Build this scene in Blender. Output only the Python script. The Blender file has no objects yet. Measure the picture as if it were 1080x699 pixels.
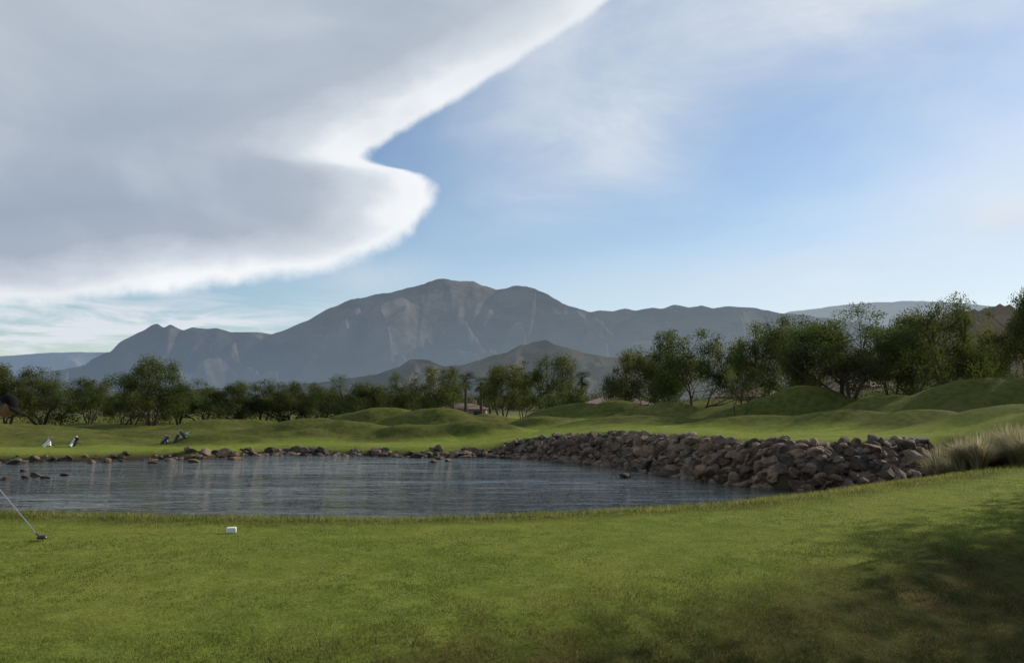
import bpy, math, random
import numpy as np
from mathutils import Vector, Matrix, Euler
rng=np.random.default_rng(7); random.seed(7)
F=848.0; TH=math.atan(75.5/F); CT,ST=math.cos(TH),math.sin(TH); CAMZ=1.6
def tang(px,py):
    a=(px-540)/F; b=(349.5-py)/F; k=CT-b*ST
    return a/k,(ST+b*CT)/k
def azel(px,py):
    a=(px-540)/F; b=(349.5-py)/F
    x,y,z=a,CT-b*ST,ST+b*CT
    return math.atan2(x,y), math.asin(z/math.sqrt(x*x+y*y+z*z))
def sight(px,py,d):
    tx,tz=tang(px,py); return tx*d,d,CAMZ+tz*d
SUN_AZ=math.radians(56); SUN_EL=math.radians(25)
# ---------------- noise
def _h(ix,iy,s):
    n=(ix.astype(np.int64)*374761393+iy.astype(np.int64)*668265263+s*1442695041)&0xffffffff
    n=((n^(n>>13))*1274126177)&0xffffffff
    n=(n^(n>>16))&0xffffffff
    return n/4294967295.0
def vn(x,y,s=0):
    xi=np.floor(x);yi=np.floor(y);fx=x-xi;fy=y-yi
    fx=fx*fx*fx*(fx*(fx*6-15)+10);fy=fy*fy*fy*(fy*(fy*6-15)+10)
    a=_h(xi,yi,s);b=_h(xi+1,yi,s);c=_h(xi,yi+1,s);d=_h(xi+1,yi+1,s)
    return (a*(1-fx)+b*fx)*(1-fy)+(c*(1-fx)+d*fx)*fy
def fbm(x,y,o=5,s=0):
    r=0;a=.5
    for i in range(o):
        r=r+a*vn(x,y,s+i*17); x=x*2.03+5.1;y=y*2.03+1.7;a*=.5
    return r
def ridged(x,y,o=6,s=0):
    r=0;a=.5;w=1.0
    for i in range(o):
        n=1-np.abs(2*vn(x,y,s+i*13)-1); n=n*n
        r=r+a*n*w; w=np.clip(n*1.6,0,1); x=x*2.05+3.1;y=y*2.05+7.7;a*=.52
    return r
def sst(a,b,x):
    t=np.clip((x-a)/(b-a),0,1); return t*t*(3-2*t)
# ---------------- mesh helpers
def npmesh(name,V,Fc,mat=None,smooth=False,col=None,mats=None,midx=None,link=True):
    V=np.asarray(V,dtype=np.float32);Fc=np.asarray(Fc,dtype=np.int32)
    me=bpy.data.meshes.new(name); k=Fc.shape[1]
    me.vertices.add(len(V)); me.vertices.foreach_set('co',V.ravel())
    me.loops.add(Fc.size); me.loops.foreach_set('vertex_index',Fc.ravel())
    me.polygons.add(len(Fc))
    me.polygons.foreach_set('loop_start',np.arange(0,Fc.size,k,dtype=np.int32))
    me.polygons.foreach_set('loop_total',np.full(len(Fc),k,dtype=np.int32))
    if mats:
        for m in mats: me.materials.append(m)
    elif mat: me.materials.append(mat)
    if midx is not None: me.polygons.foreach_set('material_index',np.asarray(midx,dtype=np.int32))
    me.polygons.foreach_set('use_smooth',np.full(len(Fc),smooth))
    me.update(calc_edges=True)
    if col is not None:
        ca=me.color_attributes.new('Col','FLOAT_COLOR','POINT')
        c=np.ones((len(V),4),dtype=np.float32); c[:,:3]=col
        ca.data.foreach_set('color',c.ravel())
    if not link: return me
    ob=bpy.data.objects.new(name,me); bpy.context.collection.objects.link(ob); return ob
def obj(name,me,loc=(0,0,0),rot=(0,0,0),sc=(1,1,1),parent=None):
    o=bpy.data.objects.new(name,me); o.location=loc;o.rotation_euler=rot;o.scale=sc
    bpy.context.collection.objects.link(o)
    if parent: o.parent=parent
    return o
# ---------------- node expression helper
class N:
    def __init__(s,nt): s.nt=nt
    def m(s,op,*a):
        n=s.nt.nodes.new('ShaderNodeMath'); n.operation=op
        for i,v in enumerate(a):
            if isinstance(v,(int,float)): n.inputs[i].default_value=v
            else: s.nt.links.new(v,n.inputs[i])
        return n.outputs[0]
    def add(s,a,b): return s.m('ADD',a,b)
    def sub(s,a,b): return s.m('SUBTRACT',a,b)
    def mul(s,a,b): return s.m('MULTIPLY',a,b)
    def ss(s,a,b,x):
        n=s.nt.nodes.new('ShaderNodeMapRange'); n.interpolation_type='SMOOTHSTEP'
        n.inputs['From Min'].default_value=a;n.inputs['From Max'].default_value=b
        s.nt.links.new(x,n.inputs['Value']); return n.outputs[0]
    def lin(s,a,b,c,d,x):
        n=s.nt.nodes.new('ShaderNodeMapRange')
        for k,v in zip(('From Min','From Max','To Min','To Max'),(a,b,c,d)): n.inputs[k].default_value=v
        s.nt.links.new(x,n.inputs['Value']); return n.outputs[0]
    def noise(s,vec,scale,detail=5,rough=.55,dist=0,col=False):
        n=s.nt.nodes.new('ShaderNodeTexNoise'); n.inputs['Scale'].default_value=scale
        n.inputs['Detail'].default_value=detail;n.inputs['Roughness'].default_value=rough;n.inputs['Distortion'].default_value=dist
        if vec is not None: s.nt.links.new(vec,n.inputs['Vector'])
        return n.outputs['Color' if col else 'Fac']
    def mapv(s,vec,sc=(1,1,1),loc=(0,0,0),rot=(0,0,0)):
        n=s.nt.nodes.new('ShaderNodeMapping'); n.inputs['Scale'].default_value=sc;n.inputs['Location'].default_value=loc;n.inputs['Rotation'].default_value=rot
        s.nt.links.new(vec,n.inputs['Vector']); return n.outputs[0]
    def mix(s,f,a,b,mode='MIX'):
        n=s.nt.nodes.new('ShaderNodeMix'); n.data_type='RGBA'; n.blend_type=mode
        for i,v in ((0,f),(6,a),(7,b)):
            if isinstance(v,(int,float)): n.inputs[i].default_value=v
            elif isinstance(v,tuple): n.inputs[i].default_value=(*v,1) if len(v)==3 else v
            else: s.nt.links.new(v,n.inputs[i])
        return n.outputs[2]
    def ramp(s,x,pts):
        n=s.nt.nodes.new('ShaderNodeValToRGB'); e=n.color_ramp.elements
        while len(e)<len(pts): e.new(.5)
        for el,(p,c) in zip(e,pts): el.position=p; el.color=(*c,1) if isinstance(c,tuple) else (c,c,c,1)
        s.nt.links.new(x,n.inputs[0]); return n.outputs[0]
    def curve(s,x,pts):
        n=s.nt.nodes.new('ShaderNodeFloatCurve'); c=n.mapping.curves[0]; n.mapping.use_clip=False
        pts=sorted(pts)
        c.points[0].location=pts[0]; c.points[1].location=pts[-1]
        for p in pts[1:-1]: c.points.new(*p)
        n.mapping.update(); s.nt.links.new(x,n.inputs['Value']); return n.outputs[0]
def newmat(name):
    m=bpy.data.materials.new(name); m.use_nodes=True; nt=m.node_tree
    b=nt.nodes['Principled BSDF']; return m,nt,N(nt),b
def coords(nt,k='Object'):
    return nt.nodes.new('ShaderNodeTexCoord').outputs[k]
def plain(name,c,rough=.6,metal=0,var=.25,scale=8):
    m,nt,n,b=newmat(name); v=coords(nt)
    f=n.noise(v,scale,4)
    nt.links.new(n.mix(f,tuple(x*(1-var) for x in c),tuple(min(1,x*(1+var)) for x in c)),b.inputs['Base Color'])
    b.inputs['Roughness'].default_value=rough;b.inputs['Metallic'].default_value=metal
    return m
def bump(nt,h,b,strength=.5,dist=.02):
    n=nt.nodes.new('ShaderNodeBump');n.inputs['Strength'].default_value=strength;n.inputs['Distance'].default_value=dist
    nt.links.new(h,n.inputs['Height']);nt.links.new(n.outputs[0],b.inputs['Normal'])
# ---------------- camera
cam=bpy.data.cameras.new('camera'); co=bpy.data.objects.new('camera',cam); bpy.context.collection.objects.link(co)
cam.sensor_width=36; cam.lens=36*F/1080; cam.clip_end=60000; cam.clip_start=.05
co.location=(0,0,CAMZ); co.rotation_euler=(math.pi/2+TH,0,0); bpy.context.scene.camera=co
sc=bpy.context.scene; sc.view_settings.view_transform='Standard'; sc.view_settings.look='None'
# ---------------- world
w=bpy.data.worlds.new('World'); sc.world=w; w.use_nodes=True; nt=w.node_tree; nt.nodes.clear(); n=N(nt)
out=nt.nodes.new('ShaderNodeOutputWorld')
sky=nt.nodes.new('ShaderNodeTexSky'); sky.sky_type='NISHITA'; sky.sun_disc=False
sky.sun_elevation=SUN_EL; sky.sun_rotation=SUN_AZ; sky.air_density=1.0; sky.dust_density=.3; sky.ozone_density=2.2
hs=nt.nodes.new('ShaderNodeHueSaturation'); hs.inputs['Saturation'].default_value=1.08; nt.links.new(sky.outputs[0],hs.inputs['Color'])
bs=nt.nodes.new('ShaderNodeBackground'); bs.inputs[1].default_value=.12; nt.links.new(hs.outputs[0],bs.inputs[0])
dirv=coords(nt,'Generated')
sp=nt.nodes.new('ShaderNodeSeparateXYZ'); nt.links.new(dirv,sp.inputs[0])
az=n.m('ARCTAN2',sp.outputs[0],sp.outputs[1]); el=n.m('ARCSINE',sp.outputs[2])
cmb=nt.nodes.new('ShaderNodeCombineXYZ'); nt.links.new(az,cmb.inputs[0]);nt.links.new(el,cmb.inputs[1]); ae=cmb.outputs[0]
nz=n.noise(ae,6,5,.6,.3); nz2=n.noise(n.mapv(ae,(1,2.6,1),(3,1,0),(0,0,.35)),3.6,5,.58,.4)
nzf=n.noise(ae,26,5,.62,.2)
E0,E1=0.0,.9
ptsA=[(645,0),(604,28),(562,55),(505,92),(445,128),(408,150),(390,166),(405,174),(434,180),(456,190),(461,204),(451,228)]
cv=[]
for px,py in ptsA:
    a,e=azel(px,py); cv.append(((e-E0)/(E1-E0),(a+1.2)/2.4))
lowp=cv[-1]; cv.append((0.0,lowp[1])); cv.append((lowp[0]*.8,lowp[1]))
cv+= [(.66,(.32+1.2)/2.4),(.8,(.6+1.2)/2.4),(1.0,(1.0+1.2)/2.4)]
azE=n.lin(0,1,-1.2,1.2,n.curve(n.lin(E0,E1,0,1,el),cv))
d1=n.sub(azE,az)
ptsB=[(-500,353),(-200,340),(0,326),(60,323),(120,318),(200,307),(260,298),(320,289),(370,277),(410,263),(438,242),(450,228)]
cv=[]
for px,py in ptsB:
    a,e=azel(px,py); cv.append(((a+1.2)/2.4,e/.9))
cv.append((.6,cv[-1][1]-.01)); cv.append((1.0,cv[-1][1]-.02)); cv.append((0.0,.05))
elE=n.lin(0,1,0,.9,n.curve(n.lin(-1.2,1.2,0,1,az),cv))
d2=n.sub(el,elE)
def smin(a,b,k):
    sm=nt.nodes.new('ShaderNodeMath'); sm.operation='SMOOTH_MIN'; sm.inputs[2].default_value=k
    nt.links.new(a,sm.inputs[0]);nt.links.new(b,sm.inputs[1]); return sm.outputs[0]
d0=smin(d1,d2,.015)
d=n.add(d0,n.add(n.mul(n.sub(nz,.5),.034),n.mul(n.sub(nzf,.5),.024)))
mA=n.ss(-.007,.016,d)
d0c=smin(d1,n.mul(d2,2.6),.04)
dd=n.add(d0c,n.add(n.mul(n.sub(nz,.5),.12),n.mul(n.sub(nz2,.5),.12)))
colA=n.ramp(n.lin(0,.5,0,1,dd),[(0,(.97,.98,1.0)),(.09,(.90,.93,.96)),(.17,(.64,.70,.77)),(.32,(.40,.46,.55)),(.55,(.34,.41,.51)),(1,(.40,.46,.55))])
lft=n.ss(.15,.5,el)
colA=n.mix(n.mul(lft,.36),colA,(.63,.69,.76))
streak=n.noise(n.mapv(ae,(1.0,1.9,1),(0,0,0),(0,0,-.5)),3.2,5,.52,.5)
colA=n.mix(n.mul(n.ss(.45,.70,streak),.32),colA,(.70,.75,.81))
colA=n.mix(n.mul(n.ss(.50,.34,streak),.16),colA,(.27,.33,.43))
def blob(px,py,sx,sy,rot=0):
    a,e=azel(px,py); x=n.sub(az,a); y=n.sub(el,e); c,s_=math.cos(rot),math.sin(rot)
    X=n.add(n.mul(x,c),n.mul(y,s_)); Y=n.sub(n.mul(y,c),n.mul(x,s_))
    X=n.mul(X,F/sx);Y=n.mul(Y,F/sy)
    return n.m('EXPONENT',n.mul(n.add(n.mul(X,X),n.mul(Y,Y)),-1))
def over(a,b): return n.sub(1,n.mul(n.sub(1,a),n.sub(1,b)))
wis=n.ss(.3,.72,nz2)
fine=n.ss(.25,.75,nz)
mB=n.mul(n.mul(blob(640,145,160,70,.25),1.0),n.add(.40,n.mul(wis,.55)))
mB=over(mB,n.mul(n.mul(blob(570,70,120,90,.6),.7),n.add(.3,n.mul(fine,.55))))
mB=over(mB,n.mul(n.mul(blob(930,-20,340,62,.03),1.1),n.add(.6,n.mul(wis,.5))))
mB=over(mB,n.mul(n.mul(blob(1075,225,75,24,0),.95),n.add(.4,n.mul(fine,.6))))
mB=over(mB,n.mul(n.mul(blob(1080,170,250,140,.3),.5),n.add(.4,n.mul(wis,.6))))
mB=over(mB,n.mul(n.mul(blob(400,290,70,22,0),.5),fine))
mB=over(mB,n.mul(blob(950,305,520,60,0),.58))
lowst=n.noise(n.mapv(ae,(1,6,1),(1,2,0),(0,0,.10)),7,6,.6,.6)
mL=n.mul(n.mul(blob(60,348,260,28,.05),1.6),n.ss(.38,.62,lowst))
mB=over(mB,n.m('MINIMUM',mL,1.0))
mB=n.m('MINIMUM',mB,.97)
colB=n.mix(nz2,(.66,.74,.85),(.90,.93,.96))
bb=nt.nodes.new('ShaderNodeBackground'); nt.links.new(colB,bb.inputs[0]); bb.inputs[1].default_value=.92
ba=nt.nodes.new('ShaderNodeBackground'); nt.links.new(colA,ba.inputs[0]); ba.inputs[1].default_value=1.0
m1=nt.nodes.new('ShaderNodeMixShader'); nt.links.new(mB,m1.inputs[0]);nt.links.new(bs.outputs[0],m1.inputs[1]);nt.links.new(bb.outputs[0],m1.inputs[2])
m2=nt.nodes.new('ShaderNodeMixShader'); nt.links.new(mA,m2.inputs[0]);nt.links.new(m1.outputs[0],m2.inputs[1]);nt.links.new(ba.outputs[0],m2.inputs[2])
nt.links.new(m2.outputs[0],out.inputs[0])
# ---------------- sun
sl=bpy.data.lights.new('sun','SUN'); sl.energy=5.0; sl.angle=math.radians(.5); sl.color=(1,.89,.70)
so=bpy.data.objects.new('sun',sl); bpy.context.collection.objects.link(so)
sd_=Vector((math.sin(SUN_AZ)*math.cos(SUN_EL),math.cos(SUN_AZ)*math.cos(SUN_EL),math.sin(SUN_EL)))
so.rotation_euler=sd_.to_track_quat('Z','Y').to_euler(); so.location=(60,60,60)
# ---------------- terrain function
WZ=-1.8
lake=[(-70,24,4.6),(-30,19,4.6),(-12,17.0,4.6),(-8,16.4,4.6),(-4.4,15.6,4.6),(-1.6,15.6,4.6),(1.4,16.5,4.6),(3.8,18.2,4.6),(7,21,4.6),(11,24.4,4.6),(15,28.2,4.6),(21,33.5,2.0),
 (19,35.2,1.5),(14.5,33.2,1.5),(11.3,33.2,1.5),(9.2,36.5,1.5),(7.9,40,1.5),(5.5,46.5,1.5),(2,50.5,1.6),(-1.2,52,2.0),(-6,51.5,2.0),(-11,53.5,2.0),(-16.6,54,2.2),(-19.5,50,1.6),(-24,48.5,1.6),(-29,47,1.6),(-40,47,1.6),(-70,46,1.6)]
LP=np.array([(a,b) for a,b,c in lake]); LW=np.array([c for a,b,c in lake])
def lake_sd(x,y):
    best=np.full(x.shape,1e9);W=np.zeros(x.shape);ins=np.zeros(x.shape,bool)
    for i in range(len(LP)):
        a=LP[i];b=LP[(i+1)%len(LP)];e=b-a
        t=np.clip(((x-a[0])*e[0]+(y-a[1])*e[1])/(e@e),0,1)
        dx=x-a[0]-t*e[0];dy=y-a[1]-t*e[1];d=dx*dx+dy*dy
        m=d<best; best=np.where(m,d,best); W=np.where(m,LW[i]*(1-t)+LW[(i+1)%len(LP)]*t,W)
        c=((a[1]>y)!=(b[1]>y)); 
        with np.errstate(divide='ignore',invalid='ignore'):
            xi=(b[0]-a[0])*(y-a[1])/(b[1]-a[1]+1e-12)+a[0]
        ins^= c&(x<xi)
    s=np.sqrt(best); return np.where(ins,-s,s),W
def plateau(x,y):
    q=sst(-6,9,x)
    far=-1.25+1.3*q
    far=far+(-0.75-far)*sst(62,130,y)
    near=0.0+0.45*sst(20,34,x+y*0.3-2)*sst(18,30,y)
    k=sst(26,40,y-0.35*np.clip(x-14,0,40))
    k=np.where((x<14),sst(24,34,y),k)
    return near*(1-k)+far*k
mounds=[]
def mound(px,py,d,wx,wy,rot=0.0):
    x,y,z=sight(px,py,d); mounds.append([x,y,z,wx,wy,rot])
mound(20,448,72,9,3.4,.1); mound(110,446,80,8,3.4,-.1); mound(-60,446,70,9,4,0)
mound(180,453,66,6,2.6,.1); mound(60,459,62,6,2.0,0)
mound(240,442,78,7,3.2,.15); mound(325,442,72,6,3.2,-.2); mound(402,431,82,7,3.6,.1); mound(460,430,76,5.5,3.2,-.15)
mound(368,447,64,4.2,2.2,.1); mound(300,455,62,4.4,1.9,0); mound(435,449,62,4.0,1.9,.1); mound(225,457,60,3.6,1.7,0)
mound(515,435,82,4.2,3.2,.2); mound(598,425,78,5.2,3.0,0.05); mound(655,424,70,4.2,2.8,-.15); mound(560,440,66,4.0,2.2,.1); mound(492,446,62,3.6,1.8,-.1)
mound(705,421,66,4.2,3.0,.1); mound(757,428,64,3.4,2.6,.2); mound(695,440,57,4.6,2.0,0); mound(805,425,60,3.6,2.5,-.1); mound(622,443,58,3.8,1.8,.1)
mound(853,411,60,5.0,3.0,.1); mound(940,418,54,4.6,2.8,.1); mound(880,435,49,4.6,1.9,.05); mound(1040,400,52,6.5,3.6,.2); mound(1130,396,50,9,5,0)
mound(790,440,50,3.6,1.8,.05); mound(990,432,44,4.2,2.0,.2); mound(1075,426,40,5,2.4,.25); mound(1180,420,36,8,4,.3)
mound(960,406,84,10,5,0); mound(780,422,92,12,5,0)
def mheight(x,y):
    wxn=(fbm(x*.16,y*.16,3,61)-.45)*3.0; wyn=(fbm(x*.16,y*.16,3,83)-.45)*2.0
    x=x+wxn*sst(30,50,y);y2=y+wyn*sst(30,50,y)
    r=np.zeros(x.shape)
    for (mx,my,hz,wx,wy,rot) in MS:
        c,s=math.cos(rot),math.sin(rot)
        dx=(x-mx);dy=(y2-my); X=(dx*c+dy*s)/wx;Y=(-dx*s+dy*c)/wy
        g=hz*np.exp(-(X*X+Y*Y)**1.15)
        hi=np.maximum(r,g);lo=np.minimum(r,g); r=hi+.12*lo*np.exp(-(hi-lo)*2)
    return r
MS=[]
for (x,y,z,wx,wy,rot) in mounds:
    b=float(plateau(np.array([x]),np.array([y]))[0]); MS.append((x,y,max(z-b,.2),wx,wy,rot))
def T(x,y):
    x=np.asarray(x,float);y=np.asarray(y,float)
    sd,W=lake_sd(x,y)
    p=plateau(x,y)
    p=p+(mheight(x,y))*sst(0.5,5.0,sd)
    amp=sst(35,60,y)
    p=p+(fbm(x*.14+3,y*.2+9,4,5)-.47)*(0.10+1.0*amp*sst(2,8,sd))*np.where(y>0,1,0)*sst(400,150,np.hypot(x,y))
    p=p+(fbm(x*.9,y*.9,3,31)-.44)*.045
    dn=(x+1.1)*.6-(y-5.1)*.8+ .5*(fbm(x*.35,y*.35,2,3)-.4)
    drop=.27*np.log1p(np.exp(np.clip(dn,-30,30)*2.2))/2.2
    drop=1.4*np.tanh(drop/1.4)
    p=p-drop*sst(16,11,y)
    t=np.clip((sd+1.5)/(W+1.5),0,1)
    f=t*(2-t)
    return -2.9+(p+2.9)*f
ri=np.concatenate([[0.0],np.geomspace(1.0,4,30),np.linspace(4,26,330)[1:],np.geomspace(26,130,400)[1:],np.geomspace(130,14000,90)[1:]])
az_d=np.concatenate([np.linspace(-180,-46,60),np.linspace(-46,46,660)[1:],np.linspace(46,180,60)[1:-1]])
aa=np.radians(az_d)
R,AA=np.meshgrid(ri[1:],aa,indexing='ij')
X=R*np.sin(AA);Y=R*np.cos(AA)
Z=T(X.ravel(),Y.ravel()).reshape(X.shape)
V=np.stack([X,Y,Z],-1).reshape(-1,3)
nr,na=X.shape
i=np.arange(nr-1)[:,None];j=np.arange(na)[None,:];j2=(j+1)%na
Q=np.stack([i*na+j,i*na+j2,(i+1)*na+j2,(i+1)*na+j],-1).reshape(-1,4)[:,::-1]
x_,y_=V[:,0],V[:,1]
sdv,Wv=lake_sd(x_,y_)
dnv=(x_+1.1)*.6-(y_-5.1)*.8
near=sst(30,20,y_-.45*x_)
rough=np.clip(sst(-.5,.7,dnv+.9*(fbm(x_*.8,y_*.8,3,8)-.45))*near + sst(5.2,4.0,sdv)*near,0,1)
gm=mheight(x_,y_)
nn_=fbm(x_*.1,y_*.25,3,77)-.45
farr=sst(.10,.5,gm+.9*nn_+.12)
leftr=sst(5.0,7.5,sdv+nn_*4)*sst(-8,-16,x_)*.85
farr=np.clip(np.maximum(farr*sst(3.0,5.0,sdv+nn_*3),leftr),0,1)*(1-near)
rough=np.clip(rough+farr*.9,0,1)
dirt=np.clip(sst(.9,-.1,sdv),0,1)
desert=sst(130,190,np.hypot(x_,y_))
colr=np.stack([rough,dirt,desert],-1)
m_gr,nt,n,b=newmat('grass_ground')
v=coords(nt); vc=nt.nodes.new('ShaderNodeVertexColor'); vc.layer_name='Col'
s3=nt.nodes.new('ShaderNodeSeparateColor'); nt.links.new(vc.outputs[0],s3.inputs[0])
spv=nt.nodes.new('ShaderNodeSeparateXYZ'); nt.links.new(v,spv.inputs[0]); farm=n.ss(30,42,spv.outputs[1])
big=n.noise(v,.35,4,.6); med=n.noise(v,2.3,5,.65); fin=n.noise(v,38,5,.8); f2=n.noise(n.mapv(v,(1,.5,1)),11,5,.75)
c1=n.mix(n.ss(.35,.65,med),(.115,.158,.024),(.175,.215,.040))
c1=n.mix(n.mul(n.ss(.42,.7,big),.6),c1,(.225,.235,.050))
c1=n.mix(n.mul(n.ss(.50,.72,fin),.6),c1,(.29,.31,.095))
c1=n.mix(n.mul(n.ss(.5,.34,fin),.7),c1,(.035,.058,.008))
c1=n.mix(n.mul(n.ss(.60,.70,f2),.6),c1,(.055,.065,.016))
c2=n.mix(n.ss(.35,.65,med),(.036,.046,.010),(.075,.082,.022))
c2=n.mix(n.mul(n.ss(.48,.68,f2),.5),c2,(.11,.083,.04))
c2=n.mix(n.mul(n.ss(.5,.7,fin),.3),c2,(.11,.10,.045))
c2f=n.mix(n.ss(.3,.7,med),(.055,.066,.016),(.105,.110,.030))
c2f=n.mix(n.mul(n.ss(.5,.7,big),.6),c2f,(.125,.105,.045))
c2=n.mix(farm,c2,c2f)
cc=n.mix(s3.outputs[0],c1,c2)
cc=n.mix(s3.outputs[1],cc,(.06,.046,.03))
cc=n.mix(s3.outputs[2],cc,(.10,.10,.05))
nt.links.new(cc,b.inputs['Base Color']); b.inputs['Roughness'].default_value=.95; b.inputs['Specular IOR Level'].default_value=.03
hh=n.add(n.mul(fin,.6),n.mul(f2,1.0)); bump(nt,hh,b,.75,.06)
g=npmesh('grass_ground',V,Q,m_gr,True,colr)
capV=[(math.sin(a)*1.02,math.cos(a)*1.02,float(T(np.array([math.sin(a)*1.02]),np.array([math.cos(a)*1.02]))[0])-.004) for a in np.linspace(0,2*math.pi,24,endpoint=False)]
me=bpy.data.meshes.new('turf_patch'); me.from_pydata(capV,[],[tuple(range(23,-1,-1))]); me.materials.append(m_gr); obj('turf_patch',me)
# ---------------- water
m_w,nt,n,b=newmat('lake_water')
v=coords(nt)
b.inputs['Base Color'].default_value=(.014,.022,.013,1); b.inputs['Roughness'].default_value=.03; b.inputs['IOR'].default_value=1.33
w1=n.noise(n.mapv(v,(.55,1.3,1),(0,0,0),(0,0,.15)),.95,4,.62,.6); w2=n.noise(n.mapv(v,(1,1.8,1)),4,3,.6,.3)
pat=n.ss(.35,.65,n.noise(n.mapv(v,(.3,1,1)),.25,4,.5))
hw=n.mul(n.add(w1,n.mul(w2,.14)),n.lin(0,1,.35,1.25,pat)); bump(nt,hw,b,1.0,.30)
npmesh('lake_water',[(-75,13,WZ),(24,13,WZ),(24,57,WZ),(-75,57,WZ)],[(0,1,2,3)],m_w)
# ---------------- mountains
def interp(pts,x):
    p=np.array(sorted(pts),float); return np.interp(x,p[:,0],p[:,1])
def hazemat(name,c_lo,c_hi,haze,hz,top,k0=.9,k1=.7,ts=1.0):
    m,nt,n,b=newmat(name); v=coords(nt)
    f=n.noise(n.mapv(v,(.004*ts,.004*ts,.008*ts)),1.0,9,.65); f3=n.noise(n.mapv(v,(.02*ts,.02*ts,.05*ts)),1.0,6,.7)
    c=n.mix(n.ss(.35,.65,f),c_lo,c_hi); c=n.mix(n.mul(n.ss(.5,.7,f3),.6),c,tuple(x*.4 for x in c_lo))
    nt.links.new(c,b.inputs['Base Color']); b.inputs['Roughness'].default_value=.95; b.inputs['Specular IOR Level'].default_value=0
    em=nt.nodes.new('ShaderNodeEmission')  # aerial haze painted into the rock material as bluish emission
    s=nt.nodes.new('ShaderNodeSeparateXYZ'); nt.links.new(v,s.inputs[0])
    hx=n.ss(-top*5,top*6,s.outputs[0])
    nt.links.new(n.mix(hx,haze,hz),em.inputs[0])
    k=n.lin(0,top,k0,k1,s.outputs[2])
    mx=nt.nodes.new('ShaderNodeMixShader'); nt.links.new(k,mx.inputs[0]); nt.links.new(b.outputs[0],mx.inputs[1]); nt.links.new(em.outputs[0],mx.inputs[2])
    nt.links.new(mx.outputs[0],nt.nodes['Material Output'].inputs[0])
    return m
def rangemesh(name,prof,D,Wd,mat,amp,freq,seed,u0=-700,u1=1800,nc=900,nrw=130,crest=.012,pw=1.1,sig=.9):
    us=np.linspace(u0,u1,nc); py=interp(prof,us)
    kk=np.exp(-.5*(np.arange(-6,7)/sig)**2);kk/=kk.sum(); py=np.convolve(np.pad(py,6,mode='edge'),kk,'valid')
    tx=np.array([tang(a,c)[0] for a,c in zip(us,py)]); tz=np.array([tang(a,c)[1] for a,c in zip(us,py)])
    H=tz*D+CAMZ
    t=np.linspace(-1,1,nrw)
    t=np.sign(t)*np.abs(t)**1.3
    y=D+t*Wd
    U,YY=np.meshgrid(tx,y); HH=np.meshgrid(H,y)[0]; TT=np.meshgrid(tx,np.abs(t))[1]
    XX=U*YY
    YY2=YY+ (fbm(XX*freq*.35,XX*0+seed,3,seed)-.45)*Wd*.35*(1-TT)
    sh=(1-TT)**pw
    wob=fbm(XX*freq*.5,YY2*freq*.5,3,seed+50)*1.2
    rg=ridged(XX*freq+wob,YY2*freq*.55+wob,7,seed)
    carve=np.clip((rg-.80),-.8,.04)
    H2=HH*sh+amp*carve*np.clip(TT*4.0,0,1)**1.0*(1-TT)**.5
    H2=H2+HH*crest*(fbm(XX*freq*6,YY2*freq*6,5,seed+3)-.47)*2
    V=np.stack([XX,YY2,H2-3],-1).reshape(-1,3)
    i=np.arange(nrw-1)[:,None];j=np.arange(nc-1)[None,:]
    Q=np.stack([i*nc+j,i*nc+j+1,(i+1)*nc+j+1,(i+1)*nc+j],-1).reshape(-1,4)
    return npmesh(name,V,Q,mat,True)
m=hazemat('far_range_rock_haze',(.2,.18,.16),(.3,.27,.23),(.20,.28,.39),(.34,.41,.47),500)
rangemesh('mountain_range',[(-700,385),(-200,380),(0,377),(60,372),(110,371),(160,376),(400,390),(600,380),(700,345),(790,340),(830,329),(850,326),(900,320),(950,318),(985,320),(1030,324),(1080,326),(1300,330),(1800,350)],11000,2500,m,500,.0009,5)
m=hazemat('main_mountain_rock_haze',(.10,.085,.078),(.26,.225,.20),(.120,.162,.215),(.205,.250,.280),760,.92,.60)
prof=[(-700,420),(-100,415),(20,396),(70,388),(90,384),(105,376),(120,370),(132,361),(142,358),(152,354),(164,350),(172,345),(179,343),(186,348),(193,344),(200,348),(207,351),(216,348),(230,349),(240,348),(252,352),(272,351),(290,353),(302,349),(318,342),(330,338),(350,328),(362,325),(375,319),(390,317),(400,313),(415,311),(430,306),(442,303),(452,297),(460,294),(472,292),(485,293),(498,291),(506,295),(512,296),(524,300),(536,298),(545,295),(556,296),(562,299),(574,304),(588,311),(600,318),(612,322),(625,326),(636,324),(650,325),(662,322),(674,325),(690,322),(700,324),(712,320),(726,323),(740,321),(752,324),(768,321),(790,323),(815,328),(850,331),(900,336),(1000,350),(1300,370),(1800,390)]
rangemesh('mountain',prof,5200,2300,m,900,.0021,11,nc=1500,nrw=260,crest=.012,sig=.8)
m=hazemat('foothill_rock_haze',(.08,.07,.055),(.22,.18,.145),(.085,.112,.135),(.15,.172,.175),150,.76,.58,2)
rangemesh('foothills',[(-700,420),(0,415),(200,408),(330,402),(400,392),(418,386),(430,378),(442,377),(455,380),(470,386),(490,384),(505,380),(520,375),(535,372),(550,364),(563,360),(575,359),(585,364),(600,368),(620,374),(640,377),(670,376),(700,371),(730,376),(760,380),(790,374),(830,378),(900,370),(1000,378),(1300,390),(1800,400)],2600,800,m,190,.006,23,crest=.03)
m=hazemat('near_hill_rock_haze',(.12,.09,.065),(.20,.155,.11),(.06,.06,.055),(.10,.095,.08),100,.55,.5,4)
rangemesh('rocky_hill',[(600,424),(760,418),(850,400),(900,372),(930,356),(960,344),(975,340),(990,330),(1010,325),(1035,326),(1060,320),(1080,330),(1120,318),(1250,300),(1500,310),(1800,330)],1300,420,m,80,.010,37,u0=640,u1=1800,nc=600,crest=.05)
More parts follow.
